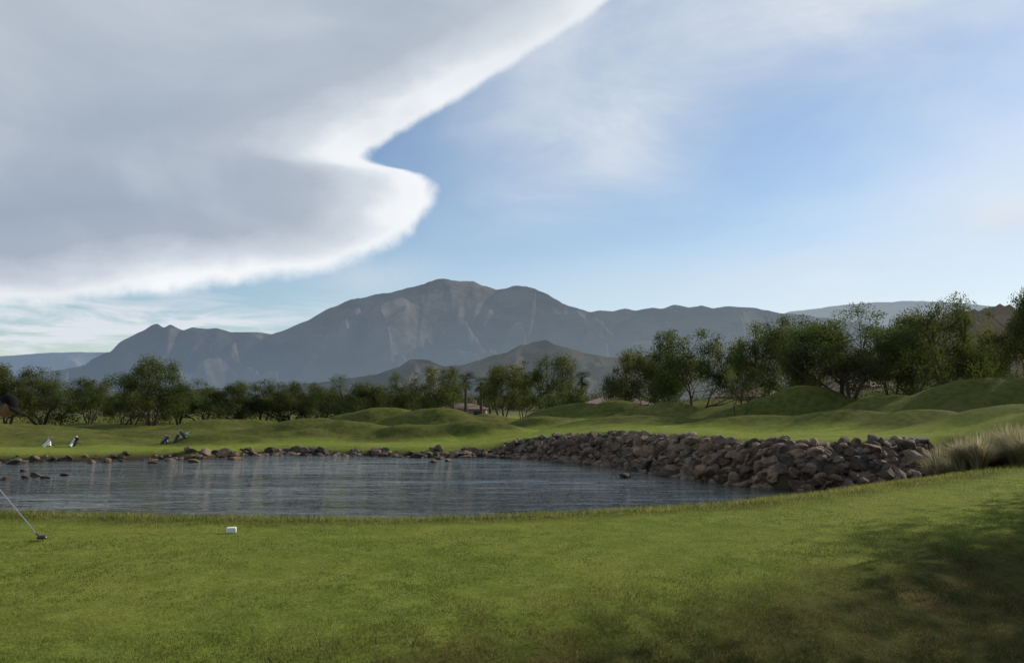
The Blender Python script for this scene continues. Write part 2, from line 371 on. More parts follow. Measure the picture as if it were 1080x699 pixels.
# ---------------- rocks
m_r,nt,n,b=newmat('shore_rock'); v=coords(nt); vc=nt.nodes.new('ShaderNodeVertexColor'); vc.layer_name='Col'
f=n.noise(v,3,7,.7); c=n.mix(1.0,vc.outputs[0],n.mix(n.ss(.3,.7,f),(.55,.52,.5),(1.2,1.15,1.1)),'MULTIPLY')
nt.links.new(c,b.inputs['Base Color']); b.inputs['Roughness'].default_value=.9; bump(nt,n.noise(v,9,7,.7),b,.7,.08)
import bmesh
def ico(sub):
    bm=bmesh.new(); bmesh.ops.create_icosphere(bm,subdivisions=sub,radius=1)
    V=np.array([x.co[:] for x in bm.verts]);Fc=np.array([[q.index for q in f.verts] for f in bm.faces]); bm.free(); return V,Fc
IV,IF=ico(3)
def rockmass(name,P,S,flat=.7,tone=1.0):
    Vs=[];Fs=[];C=[]
    for k,(p,s) in enumerate(zip(P,S)):
        v=IV.copy()
        for _ in range(9):
            nn=rng.normal(size=3);nn/=np.linalg.norm(nn); dd_=rng.uniform(.45,.8)
            ex=np.clip(v@nn-dd_,0,None); v-=ex[:,None]*nn
        v*=rng.uniform(.75,1.35,3)*np.array([1,1,flat])*s
        v+=rng.normal(size=v.shape)*s*.018
        a=rng.uniform(0,6.28);R_=np.array(Euler((rng.uniform(-.5,.5),rng.uniform(-.5,.5),a)).to_matrix()); v=v@R_.T+p
        Vs.append(v);Fs.append(IF+k*len(IV))
        g_=rng.uniform(.4,1.3)*tone; t=rng.uniform(0,1)
        base=np.array([.20,.135,.085])*(1-t)+np.array([.15,.125,.10])*t
        C.append(np.repeat((base*g_)[None],len(IV),0))
    return npmesh(name,np.vstack(Vs),np.vstack(Fs),m_r,False,np.vstack(C))
def along(i0,i1,cnt,s0,s1,sz0,sz1,pw=1.5,xmax=99):
    pts=LP[i0:i1+1]; seg=np.linalg.norm(np.diff(pts,axis=0),axis=1); cum=np.concatenate([[0],np.cumsum(seg)])
    P=[];S=[]
    for _ in range(cnt):
        l=rng.uniform(0,cum[-1]); k=min(np.searchsorted(cum,l)-1,len(seg)-1); k=max(k,0)
        q=pts[k]+(pts[k+1]-pts[k])*(l-cum[k])/seg[k]; e=(pts[k+1]-pts[k])/seg[k]
        nn=np.array([e[1],-e[0]])
        o=rng.uniform(s0,s1); q=q+nn*o
        if q[0]>xmax: continue
        s=sz0+(sz1-sz0)*rng.uniform()**pw
        P.append((q[0],q[1],0));S.append(s)
    P=np.array(P);P[:,2]=T(P[:,0],P[:,1])
    P[:,2]=np.maximum(P[:,2],WZ-.1)+np.array(S)*.02
    return P,np.array(S)
Pa,Sa=along(12,19,1700,-1.25,.9,.12,.46,1.9,18.2)
rockmass('rock_wall',Pa,Sa)
Pb,Sb=along(19,27,560,-.6,.45,.08,.30,2.2)
Pc,Sc=along(19,23,150,-.7,.8,.15,.5,1.5)
rockmass('shore_rocks',np.vstack([Pb,Pc]),np.concatenate([Sb,Sc]),.6,.9)
def wrock(px,py,w,fl=.6):
    tx,tz=tang(px,py); dpt=(WZ-CAMZ)/tz; return (tx*dpt,dpt,WZ+.0),w/2/F*dpt
for lst in ([(14,489,16),(24,497,12),(38,502,18),(48,504,10),(6,506,12),(68,501,8),(28,504,10)],[(246,484,14),(466,484,12),(458,487,10),(473,486,8)],[(660,503,16),(700,499,12),(722,504,18),(712,497,14),(690,493,12),(735,506,14),(840,513,14)],[(110,487,14),(130,486,10),(160,488,12),(180,486,14),(205,487,12),(95,488,10)]):
    P=[];S=[]
    for px,py,ww in lst:
        p,s=wrock(px,py,ww); P.append(p);S.append(s)
    rockmass('boulders',np.array(P),np.array(S),.55,.8)
# ---------------- foliage
def leafmat(name,a,bc,tr=.40):
    m,nt,n,b=newmat(name); v=coords(nt); vc=nt.nodes.new('ShaderNodeVertexColor'); vc.layer_name='Col'
    f=n.noise(v,.8,2)
    oi=nt.nodes.new('ShaderNodeObjectInfo')
    c=n.mix(1.0,vc.outputs[0],n.mix(f,a,bc),'MULTIPLY'); c=n.mix(n.mul(oi.outputs['Random'],.6),c,n.mix(1.0,c,(1.5,1.2,1.2),'MULTIPLY'))
    nt.links.new(c,b.inputs['Base Color']); b.inputs['Roughness'].default_value=.8; b.inputs['Specular IOR Level'].default_value=.1
    tl=nt.nodes.new('ShaderNodeBsdfTranslucent'); nt.links.new(n.mix(1.0,c,(1.15,1.2,.7),'MULTIPLY'),tl.inputs[0])
    mx=nt.nodes.new('ShaderNodeMixShader'); mx.inputs[0].default_value=tr
    nt.links.new(b.outputs[0],mx.inputs[1]);nt.links.new(tl.outputs[0],mx.inputs[2]);nt.links.new(mx.outputs[0],nt.nodes['Material Output'].inputs[0])
    return m
m_leaf=leafmat('mesquite_leaves',(.058,.080,.030),(.088,.108,.046))
m_bark=plain('bark',(.06,.045,.035),.9,0,.4,6)
def tube(P0,P1,r0,r1,ns=6):
    P0=np.array(P0,float);P1=np.array(P1,float);d=P1-P0;L=np.linalg.norm(d);d/=L
    u=np.cross(d,[0.3,.9,.1]);u/=np.linalg.norm(u);v=np.cross(d,u)
    a=np.linspace(0,2*math.pi,ns,endpoint=False)
    ring=np.cos(a)[:,None]*u+np.sin(a)[:,None]*v
    V=np.vstack([P0+ring*r0,P1+ring*r1]); Fc=[(k,(k+1)%ns,ns+(k+1)%ns,ns+k) for k in range(ns)]
    return V,np.array(Fc)
def leaves(C,sz,asp=.42,droop=.3):
    m=len(C); a=rng.normal(size=(m,3)); a[:,2]-=droop; a/=np.linalg.norm(a,axis=1)[:,None]
    b_=rng.normal(size=(m,3)); b_-=(b_*a).sum(1)[:,None]*a; b_/=np.linalg.norm(b_,axis=1)[:,None]
    s=sz*rng.uniform(.6,1.4,m)[:,None]
    V=np.stack([C-a*s*.5,C+b_*s*asp*.5,C+a*s*.5,C-b_*s*asp*.5],1).reshape(-1,3)
    return V,np.arange(4*m).reshape(-1,4)
def make_tree(seed,H=8.0,Wr=.5,stems=4,ncl=70,nl=260,lsz=.155,low=.18):
    global rng
    rs=rng; rng=np.random.default_rng(seed)
    VV=[];FF=[];MI=[];CC=[];off=0
    def add(V,Fc,mi,col):
        nonlocal off
        VV.append(V);FF.append(Fc+off);MI.append(np.full(len(Fc),mi));CC.append(np.repeat(np.array(col)[None],len(V),0) if np.ndim(col)==1 else col);off+=len(V)
    ends=[]
    def branch(p,dr,L,r,dep):
        nseg=3; q=np.array(p,float); dr=np.array(dr,float)
        for k in range(nseg):
            dr=dr+rng.normal(size=3)*.16; dr[2]+=.05; dr/=np.linalg.norm(dr)
            q2=q+dr*L/nseg; r2=r*.84
            add(*tube(q,q2,r,r2,6 if dep<2 else 4),0,(.5,.5,.5)); q=q2;r=r2
            if dep>=1: ends.append(q.copy())
        if dep<3:
            for _ in range(3 if dep==0 else rng.integers(2,4)):
                nd=dr+rng.normal(size=3)*.6; nd[2]=abs(nd[2])*.7+.1; nd/=np.linalg.norm(nd)
                branch(q,nd,L*rng.uniform(.62,.82),r*.72,dep+1)
    a0=rng.uniform(0,6.28)
    for k in range(stems):
        a=a0+k*6.283/stems+rng.normal()*.3
        lean=rng.uniform(.25,.6)
        branch((math.cos(a)*.12,math.sin(a)*.12,-.3),(math.cos(a)*lean,math.sin(a)*lean,1),H*.27,.17*rng.uniform(.7,1.1),0)
    ends=np.array(ends)
    Rr=H*Wr
    nlob=8; lob=[]
    for k in range(nlob):
        a=k*6.283/nlob+rng.normal()*.4; rr=rng.uniform(.35,.72)*Rr
        z=H*rng.uniform(.36,.76); lob.append((math.cos(a)*rr,math.sin(a)*rr,z,rng.uniform(.28,.46)*Rr))
    lob.append((rng.normal()*.4,rng.normal()*.4,H*.78,.40*Rr)); lob.append((0,0,H*.58,.5*Rr))
    for k in range(ncl):
        lb=lob[rng.integers(len(lob))] if k>len(lob)*2 else lob[k%len(lob)]
        dv=rng.normal(size=3);dv/=np.linalg.norm(dv); rad=lb[3]*rng.uniform(.35,1.05)
        c=np.array(lb[:3])+dv*rad*np.array([1,1,.95])
        if c[2]<H*low: c[2]=H*low+rng.uniform(0,.5)
        if c[2]>H*.97: c[2]=H*.95
        e=ends[np.argmin(((ends-c)**2).sum(1))]
        add(*tube(e,c,.035,.012,3),0,(.5,.5,.5))
        cr=rng.uniform(.42,.92)*H/8
        m=int(nl*rng.uniform(.6,1.3)*(cr/.65)**1.6)
        q=rng.normal(size=(m,3)); q/=np.linalg.norm(q,axis=1)[:,None]; q*=(rng.uniform(size=(m,1))**.6)*cr*1.2
        q[:,2]*=.85
        dr=rng.uniform(size=m)<.2; q[dr,2]-=rng.uniform(.1,.9,dr.sum())*H/8
        V,Fc=leaves(c+q,lsz); g_=rng.uniform(.6,1.3); 
        col=np.repeat((np.array([g_*rng.uniform(.9,1.12),g_,g_*rng.uniform(.7,1.1)]))[None],len(V),0)
        add(V,Fc,1,col)
    Vx=np.vstack(VV)
    me=npmesh('tree_mesh',Vx,np.vstack(FF),mats=[m_bark,m_leaf],midx=np.concatenate(MI),col=np.vstack(CC),link=False)
    z=Vx[:,2]; rx=np.percentile(np.abs(Vx[:,0]),94)
    rng=rs
    return me,np.percentile(z,99.7),rx
variants=[make_tree(101,Wr=.52,stems=4,ncl=74),make_tree(202,Wr=.5,stems=3,ncl=78,low=.22),make_tree(303,Wr=.58,stems=4,ncl=88,low=.15),make_tree(404,Wr=.42,stems=3,ncl=62,low=.25),make_tree(505,Wr=.58,stems=4,ncl=92,low=.12),make_tree(606,Wr=.5,stems=3,ncl=74,low=.25),make_tree(777,Wr=.55,stems=2,ncl=76,low=.28),make_tree(888,Wr=.46,stems=3,ncl=68,low=.2)]
sap=make_tree(707,Wr=.35,stems=2,ncl=26,nl=130,low=.25)
def tree(px,top,wpx,d,var,name='mesquite_tree'):
    x,y,zt=sight(px,top,d); zg=float(T(np.array([x]),np.array([y]))[0])
    me,h,rx=var; H=zt-zg; s=H/h; sw=(wpx/2/F*d)/rx
    o=obj(name,me,(x,y,zg-.05),(0,0,random.uniform(0,6.28)),(sw,sw,s)); return o
TR=[(12,384,50,92,4),(48,389,48,96,2),(-25,380,60,90,1),(96,398,34,100,3),(131,408,30,98,2),(163,377,70,84,4),(142,396,36,88,7),(190,404,38,92,0),(216,401,42,93,2),(249,402,44,95,4),(277,400,38,97,7),(303,404,36,98,2),(326,402,34,99,1),(369,396,48,96,2),(345,408,28,102,6),(420,393,42,101,0),(394,409,26,104,7),(459,386,50,92,1),(530,384,38,100,3),(551,392,24,108,7),(580,374,52,96,5),(603,396,24,106,0),
(667,369,52,86,4),(693,366,48,84,7),(728,347,66,80,1),(812,335,68,74,6),(784,360,38,80,3),(858,333,58,66,7),(891,325,84,61,2),(940,334,50,66,3),(963,328,50,68,0),(987,317,82,60,4),(1022,352,40,76,2),(1049,348,44,74,4),(1080,304,60,55,5),(1125,310,70,54,1)]
for px,top,wp,d_,vi in TR: tree(px,top,wp*1.12,d_,variants[vi])
tree(774,385,32,56,sap,'young_tree')
for (x,y,vi,s,q) in [(12.9,10.0,4,1.12,1.0),(12.6,7.0,2,1.1,1.0),(17.0,13.6,4,1.25,1.1),(17.6,10.2,2,1.2,1.1),(21.5,7.0,4,1.3,1.1),(22.5,17.4,4,1.35,1.2),(24,13,2,1.35,1.2),(29,20.5,2,1.4,1.3),(30,14,4,1.4,1.3),(12.0,1.5,4,1.0,1.0),(17,3.5,2,1.2,1.1)]:  # unseen trees added right of frame to cast shade on the foreground slope
    zg=float(T(np.array([float(x)]),np.array([float(y)]))[0]); obj('mesquite_tree',variants[vi][0],(x,y,zg-.05),(0,0,x),(s,s,q))
def thicket(name,x0,x1,y0,y1,cnt,h0,h1,lsz=.5,g0=.45,g1=.9):
    VV=[];CC=[];
    for k in range(cnt):
        x=rng.uniform(x0,x1);y=rng.uniform(y0,y1)
        hgt=rng.uniform(h0,h1); zg=float(T(np.array([x]),np.array([y]))[0]); r=hgt*rng.uniform(.4,.7)
        for q_ in range(6):
            c=np.array([x+rng.normal()*r*.6,y+rng.normal()*r*.6,zg+hgt*rng.uniform(.15,.8)])
            q=rng.normal(size=(60,3))*r*.33+c; V,_=leaves(q,lsz,.6); VV.append(V); g_=rng.uniform(g0,g1); CC.append(np.full((len(V),3),g_))
    V=np.vstack(VV); npmesh(name,V,np.arange(len(V)).reshape(-1,4),m_leaf,False,np.vstack(CC))
thicket('distant_trees',-260,60,230,330,260,3,6)
thicket('distant_trees',-40,300,210,300,230,3.5,6)
thicket('shrubs',-62,-12,98,110,60,1.4,3.0,.2,.4,.8)
thicket('shrubs',4,62,90,104,36,.8,1.8,.2,.4,.8)
# ---------------- palms
m_fr=leafmat('palm_fronds',(.035,.055,.018),(.055,.075,.028),.2)
def make_palm(seed):
    r=np.random.default_rng(seed); VV=[];FF=[];MI=[];CC=[];off=0
    def add(V,Fc,mi,c=1.0):
        nonlocal off
        VV.append(V);FF.append(Fc+off);MI.append(np.full(len(Fc),mi));CC.append(np.full((len(V),3),c));off+=len(V)
    H=8; p=np.array([0,0,-.2]); 
    for k in range(8):
        q=p+np.array([r.normal()*.04,r.normal()*.04,H/8]); add(*tube(p,q,.28-.012*k,.27-.012*k,8),0,.5); p=q
    for k in range(46):
        a=r.uniform(0,6.28); e=r.uniform(-1.3,1.25); L=r.uniform(1.1,1.5)
        dv=np.array([math.cos(a)*math.cos(e),math.sin(a)*math.cos(e),math.sin(e)])
        hub=p+dv*L*.75; dead=e<-.75
        add(*tube(p,hub,.03,.02,3),0 if dead else 1,.6)
        side=np.cross(dv,[0,0,1]);side/=np.linalg.norm(side);up=np.cross(side,dv)
        for t in np.linspace(-1.25,1.25,13):
            dd_=dv*math.cos(t)+side*math.sin(t); tip=hub+dd_*L*.75+np.array([0,0,-.25*abs(r.normal())]); w_=np.cross(dd_,up)*.055
            add(np.array([hub-w_*.3,hub+w_*.3,tip+w_*.3,tip-w_*.3]),np.array([[0,1,2,3]]),1,.55 if dead else r.uniform(.7,1.2))
    return npmesh('palm_mesh',np.vstack(VV),np.vstack(FF),mats=[m_bark,m_fr],midx=np.concatenate(MI),col=np.vstack(CC),link=False)
pm=[make_palm(1),make_palm(2)]
for k,(px,top,d_) in enumerate([(491,391,112),(507,396,116),(614,390,125),(478,402,160),(517,402,170)]):
    x,y,zt=sight(px,top,d_); zg=float(T(np.array([x]),np.array([y]))[0]); s=(zt-zg)/9.6
    obj('palm_tree',pm[k%2],(x,y,zg),(0,0,k),(s*1.35,s*1.35,s))
# ---------------- houses
m_st=plain('stucco',(.30,.24,.19),.9,0,.08,3); m_gl=plain('window_glass',(.03,.035,.04),.1,0,.1); m_wd=plain('door_wood',(.12,.07,.04),.6)
m_ti,nt,n,b=newmat('clay_tiles'); v=coords(nt); wv=nt.nodes.new('ShaderNodeTexWave'); wv.inputs['Scale'].default_value=2.5; nt.links.new(v,wv.inputs[0])
nt.links.new(n.mix(n.mul(wv.outputs[1],n.noise(v,3)),(.13,.075,.058),(.23,.145,.115)),b.inputs['Base Color']); b.inputs['Roughness'].default_value=.85
def boxm(name,x0,x1,y0,y1,z0,z1,mat,parent,bev=0.0):
    V=[(x,y,z) for z in(z0,z1) for y in(y0,y1) for x in(x0,x1)]
    o=npmesh(name,V,[(0,2,3,1),(4,5,7,6),(0,1,5,4),(2,6,7,3),(0,4,6,2),(1,3,7,5)],mat); o.parent=parent
    if bev: md=o.modifiers.new('b','BEVEL');md.width=bev;md.segments=3
    return o
def house(px,d_,W,Dp,h,rz,extra=2.0,top=408):
    x,y,_=sight(px,420,d_); zt=sight(px,top,d_)[2]
    e=bpy.data.objects.new('stucco_house',None); bpy.context.collection.objects.link(e); e.location=(x,y,zt-h-extra); e.rotation_euler=(0,0,rz)
    boxm('walls',-W/2,W/2,-Dp/2,Dp/2,-3.0,h,m_st,e)
    ov=.6; a,bq=W/2+ov,Dp/2+ov; rr=W/2-Dp/2*.8
    V=[(-a,-bq,h),(a,-bq,h),(a,bq,h),(-a,bq,h),(-rr,0,h+extra),(rr,0,h+extra)]
    me=bpy.data.meshes.new('roof'); me.from_pydata(V,[],[(0,1,5,4),(1,2,5),(2,3,4,5),(3,0,4),(3,2,1,0)]); me.materials.append(m_ti); obj('roof',me,parent=e)
    for k in range(int(W//3.2)):
        cx=-W/2+1.8+k*3.2
        if k==1: boxm('door',cx-.5,cx+.5,-Dp/2-.05,-Dp/2+.02,0,2.2,m_wd,e)
        else: boxm('window',cx-.7,cx+.7,-Dp/2-.04,-Dp/2+.02,.9,2.2,m_gl,e)
    boxm('chimney',W*.2,W*.2+.8,.6,1.4,h+.3,h+extra+.7,m_st,e)
house(793,125,9,8,3.0,.15,1.5,408); house(650,150,12,8,2.6,.05,1.3,419); house(925,125,8,8,3.0,.1,1.5,398); house(488,170,10,8,2.6,0,1.2,425)
# ---------------- grass blades
def blademat(name,tr=.45):
    m,nt,n,b=newmat(name); vc=nt.nodes.new('ShaderNodeVertexColor'); vc.layer_name='Col'
    f=n.noise(coords(nt),1.2,3); c=n.mix(1.0,vc.outputs[0],n.mix(f,(.75,.8,.8),(1.25,1.15,1.1)),'MULTIPLY')
    nt.links.new(c,b.inputs['Base Color']); b.inputs['Roughness'].default_value=.8; b.inputs['Specular IOR Level'].default_value=.06
    tl=nt.nodes.new('ShaderNodeBsdfTranslucent'); nt.links.new(c,tl.inputs[0])
    mx=nt.nodes.new('ShaderNodeMixShader'); mx.inputs[0].default_value=tr
    nt.links.new(b.outputs[0],mx.inputs[1]);nt.links.new(tl.outputs[0],mx.inputs[2]);nt.links.new(mx.outputs[0],nt.nodes['Material Output'].inputs[0]); return m
m_bl=blademat('grass_blades')
def blades(name,x,y,h,wd,col,lean=.5):
    m=len(x); z=T(x,y)-.004; a=rng.uniform(0,2*math.pi,m); b_=rng.uniform(0,2*math.pi,m)
    L=rng.uniform(.1,lean,m)*h; dx=np.cos(a)*wd/2;dy=np.sin(a)*wd/2
    V=np.stack([np.stack([x-dx,y-dy,z],-1),np.stack([x+dx,y+dy,z],-1),np.stack([x+np.cos(b_)*L,y+np.sin(b_)*L,z+h],-1)],1).reshape(-1,3)
    return npmesh(name,V,np.arange(3*m).reshape(-1,3),m_bl,False,np.repeat(col,3,0))
M=400000
yy=np.exp(rng.uniform(math.log(4.6),math.log(26),M)); xx=rng.uniform(-.70,.70,M)*yy
sdd,_w=lake_sd(xx,yy); dn=(xx+1.1)*.6-(yy-5.1)*.8
cl=fbm(xx*7,yy*7,3,44)
k=(sdd>3.2)&(dn<.4)&(yy<24)&(rng.uniform(size=M)<sst(.25,.55,cl)+.3); xx,yy,dn,sdd,cl=xx[k],yy[k],dn[k],sdd[k],cl[k]
pat=fbm(xx*1.3,yy*1.3,4,9); edge=sst(5.0,4.1,sdd)
h=rng.uniform(.010,.026,len(xx))*(1+edge*2.6)*(.6+cl*.9); mixv=np.clip((pat-.3)*2.5+rng.normal(size=len(xx))*.35,0,1)[:,None]
col=np.array([.082,.125,.018])*(1-mixv)+np.array([.23,.27,.058])*mixv
dry=(rng.uniform(size=len(xx))<.06+.25*edge)[:,None]; col=np.where(dry,np.array([.32,.29,.13]),col)
blades('tee_grass',xx,yy,h,np.clip(.0035+yy*.0004,0,.011),col,.9)
M=420000
yy=np.exp(rng.uniform(math.log(2.6),math.log(14),M)); xx=rng.uniform(-.72,.72,M)*yy
dn=(xx+1.1)*.6-(yy-5.1)*.8; dj=dn+.5*(fbm(xx*.8,yy*.8,3,8)-.45)
clump=fbm(xx*4,yy*4,3,55)
k=(dj>rng.uniform(-1.1,.6,M))&(rng.uniform(size=M)<sst(.2,.6,clump)+.2); xx,yy,dn,clump=xx[k],yy[k],dn[k],clump[k]
pt=fbm(xx*.9,yy*.9,4,19)
h=rng.uniform(.02,.055,len(xx))*(.4+clump*1.3); mixv=np.clip((pt-.3)*2.2+rng.normal(size=len(xx))*.3,0,1)[:,None]
col=np.array([.040,.058,.013])*(1-mixv)+np.array([.12,.13,.038])*mixv
dry=(rng.uniform(size=len(xx))<.15+.55*sst(.42,.6,fbm(xx*.6,yy*.6,3,91)))[:,None]; col=np.where(dry,np.array([.20,.145,.08])*rng.uniform(.6,1.2,(len(xx),1)),col)
blades('rough_grass',xx,yy,h,np.full(len(xx),.0048),col,1.3)
def tuft(seed):
    r=np.random.default_rng(seed); m=600
    a=r.uniform(0,6.28,m); sp_=r.uniform(0,.9,m)**.8; L=r.uniform(.5,1.15,m)
    base=np.stack([np.cos(a)*.10*r.uniform(0,1,m),np.sin(a)*.10*r.uniform(0,1,m),np.zeros(m)],-1)
    hd=np.stack([np.cos(a),np.sin(a),0*a],-1); pd=np.stack([-np.sin(a),np.cos(a),0*a],-1)
    mid=base+hd*(sp_*L*.35)[:,None]+np.array([0,0,1])*(L*.6)[:,None]
    tip=base+hd*(sp_*L*.95)[:,None]+np.array([0,0,1])*(L*(1-.45*sp_))[:,None]
    w_=.007
    V=np.stack([base-pd*w_,base+pd*w_,mid+pd*w_,mid-pd*w_, mid-pd*w_,mid+pd*w_,tip+pd*.001,tip-pd*.001],1).reshape(-1,3)
    t=r.uniform(size=(m,1)); c=np.array([.17,.18,.075])*(1-t)+np.array([.50,.45,.31])*t
    return npmesh('tuft_mesh',V,np.arange(8*m).reshape(-1,4),m_bl,False,np.repeat(c,8,0),link=False)
tf=[tuft(1),tuft(2),tuft(3)]
cnt=0
for k in range(2400):
    px=rng.uniform(975,1200); d_=rng.uniform(21,35); x=(px-540)/F*d_; y=d_
    s_,_=lake_sd(np.array([x]),np.array([y])); s_=s_[0]
    if s_<.9 or (x<12.2): continue
    if y< 21.0+.35*(x-13) or y>29+.3*(x-13): continue
    if cnt>95: break
    zz=float(T(np.array([x]),np.array([y]))[0])
    s=rng.uniform(.45,1.3)
    obj('feather_grass',tf[cnt%3],(x,y,zz-.02),(0,0,rng.uniform(0,6)),(s*1.1,s*1.1,s)); cnt+=1
print('tufts',cnt)
# ---------------- tee marker
m_wh=plain('white_paint',(.78,.78,.76),.5,0,.04)
tx,tz=tang(244,561); dd_=-CAMZ/tz*1.0; tmx,tmy=tx*dd_,dd_
e=bpy.data.objects.new('tee_marker',None); bpy.context.collection.objects.link(e); e.location=(tmx,tmy,float(T(np.array([tmx]),np.array([tmy]))[0])); e.rotation_euler=(0,0,.3)
boxm('block',-.06,.06,-.04,.04,.0,.075,m_wh,e,.018); boxm('stem',-.01,.01,-.01,.01,-.05,.0,m_wh,e)
# ---------------- golf club
m_steel=plain('steel_shaft',(.62,.62,.62),.25,.9,.05); m_blk=plain('black_crown',(.02,.02,.022),.25,0,.2); m_grip=plain('rubber_grip',(.03,.03,.03),.8)
tx,tz=tang(43,568); dq=-CAMZ/tz; GY=dq
hx=tx*dq
def multi_tube(name,pts,rad,mat,parent,ns=12):
    VV=[];FF=[];off=0
    for k in range(len(pts)-1):
        V,Fc=tube(pts[k],pts[k+1],rad[k],rad[k+1],ns); VV.append(V);FF.append(Fc+off);off+=len(V)
    o=npmesh(name,np.vstack(VV),np.vstack(FF),mat,True); o.parent=parent; return o
gz=float(T(np.array([hx-.9]),np.array([GY]))[0])
club=bpy.data.objects.new('golf_club',None); bpy.context.collection.objects.link(club)
tx2,tz2=tang(0,515); xa=tx2*GY; za=CAMZ+tz2*GY
dirc=np.array([xa-hx,0,za-(gz+.03)]); dirc/=np.linalg.norm(dirc)
cb=np.array([hx-.02,GY,gz+.035])
multi_tube('shaft',[cb,cb+dirc*.85],[.0055,.008],m_steel,club)
multi_tube('grip',[cb+dirc*.85,cb+dirc*1.12],[.0115,.0145],m_grip,club)
multi_tube('hosel',[cb-dirc*.01,cb+dirc*.06],[.009,.0065],m_blk,club)
v=IV.copy(); v[:,2]=np.where(v[:,2]<0,v[:,2]*.55,v[:,2]); v*=np.array([.062,.054,.036]); v[:,1]*=np.where(v[:,1]>0,.75,1.1)
o=npmesh('head',v+np.array([hx+.02,GY-.01,gz+.030]),IF,m_blk,True); o.parent=club
# ---------------- golfer
ox=hx-1.03; oy=GY; oz=gz
m_shirt=plain('shirt_cloth',(.05,.05,.06),.9,0,.15); m_pant=plain('trouser_cloth',(.10,.09,.08),.9,0,.15); m_skin=plain('skin',(.22,.115,.075),.6,0,.12); m_shoe=plain('shoe_leather',(.5,.5,.48),.5,0,.05); m_cap=plain('cap_cloth',(.012,.010,.012),.95,0,.2); m_hair=plain('hair',(.03,.02,.015),.8)
m_cap.node_tree.nodes['Principled BSDF'].inputs['Specular IOR Level'].default_value=.1
golfer=bpy.data.objects.new('golfer',None); bpy.context.collection.objects.link(golfer); golfer.location=(ox,oy,oz)
def skin(name,verts,edges,rad,mats,assign,root=0,sub=2,parent=golfer):
    me=bpy.data.meshes.new(name+'_s'); me.from_pydata(verts,edges,[]); o=bpy.data.objects.new(name+'_s',me); bpy.context.collection.objects.link(o)
    md=o.modifiers.new('s','SKIN'); md.use_smooth_shade=True
    for k,r in enumerate(rad):
        sv=me.skin_vertices[0].data[k]; sv.radius=(r,r) if isinstance(r,(int,float)) else r; sv.use_root=(k==root)
    s2=o.modifiers.new('u','SUBSURF'); s2.levels=sub; s2.render_levels=sub
    dg=bpy.context.evaluated_depsgraph_get(); dg.update()
    m2=bpy.data.meshes.new_from_object(o.evaluated_get(dg)); m2.name=name
    bpy.data.objects.remove(o)
    m2.materials.clear()
    for m in mats: m2.materials.append(m)
    for p in m2.polygons: p.material_index=assign(p.center); p.use_smooth=True
    return obj(name,m2,parent=parent)
hand=np.array(cb+dirc*1.0)-np.array([ox,oy,oz])
hl=tuple(hand+dirc*.04+np.array([-.02,.03,.03])); hr=tuple(hand-dirc*.05+np.array([-.02,-.03,.03]))
bv=[(-.12,0,.95),(-.04,0,1.08),(.10,0,1.22),(.23,0,1.34),(.36,0,1.45),(.45,0,1.52),
    (.27,.17,1.37),(.31,.17,1.12),hl,(.27,-.17,1.37),(.29,-.16,1.10),hr,
    (-.11,.12,.88),(.0,.18,.50),(-.06,.21,.11),(.14,.25,.05),(-.11,-.12,.88),(.0,-.18,.50),(-.06,-.21,.11),(.14,-.25,.05)]
be=[(0,1),(1,2),(2,3),(3,4),(4,5),(3,6),(6,7),(7,8),(3,9),(9,10),(10,11),(0,12),(12,13),(13,14),(14,15),(0,16),(16,17),(17,18),(18,19)]
br=[.15,.14,.15,.14,.06,.055,.075,.05,.03,.075,.05,.03,.10,.066,.048,.042,.10,.066,.048,.042]
def asg(c):
    if c.z<.12: return 3
    armd=c.x>.2 and c.z<1.12
    if armd: return 2
    if c.x>.37 and c.z>1.44: return 2
    if c.z<.98 and c.x<.2: return 1
    return 0
skin('body',bv,be,br,[m_shirt,m_pant,m_skin,m_shoe],asg)
uu=np.cross(dirc,[0,1,0]);uu/=np.linalg.norm(uu);vv=np.array([0,1.0,0])
for nm,cen,sgn in (('left_hand',np.array(hand+dirc*.04),1),('right_hand',np.array(hand-dirc*.05),-1)):
    wr=np.array(hl if sgn>0 else hr)
    pv=[tuple(wr),tuple(cen+vv*sgn*.028)];pe=[(0,1)];pr=[.027,.022]
    for f in range(4):
        s0=cen+dirc*(.030-.021*f)
        prev=1
        for t,ang in enumerate([0.0,.9,1.8,2.7]):
            rr=.026
            p=s0+(vv*sgn*math.cos(ang)+uu*math.sin(ang))*rr*(1.0 if t else 1.15)
            pv.append(tuple(p)); pe.append((prev,len(pv)-1)); pr.append(.0095-.0007*t); prev=len(pv)-1
    prev=1
    for p in (cen+vv*sgn*.018-uu*.018-dirc*.02,cen-uu*.024-dirc*.05,cen-uu*.023-dirc*.075):
        pv.append(tuple(p));pe.append((prev,len(pv)-1));pr.append(.010);prev=len(pv)-1
    skin(nm,pv,pe,pr,[m_skin],lambda c:0,0,1)
tH=tang(7,428); hc=np.array([tH[0]*GY-ox,0,CAMZ+tH[1]*GY-oz])
he=bpy.data.objects.new('head',None); bpy.context.collection.objects.link(he); he.parent=golfer; he.location=tuple(hc); he.rotation_euler=(0,.55,0); he.scale=(1.12,1.12,1.12)
HV,HF=ico(5); v=HV.copy(); x,y,z=v[:,0].copy(),v[:,1].copy(),v[:,2].copy()
v[:,0]=x*.097; v[:,1]=y*.076*(1-.22*np.clip(-z,0,1)); v[:,2]=z*.122
v[:,0]+= .026*np.exp(-((y/.13)**2+((z+.18)/.20)**2))*(x>0)
v[:,0]+= .012*np.exp(-((y/.35)**2+((z+.78)/.16)**2))*(x>0)
v[:,0]+= .006*np.exp(-((y/.25)**2+((z+.50)/.05)**2))*(x>0)
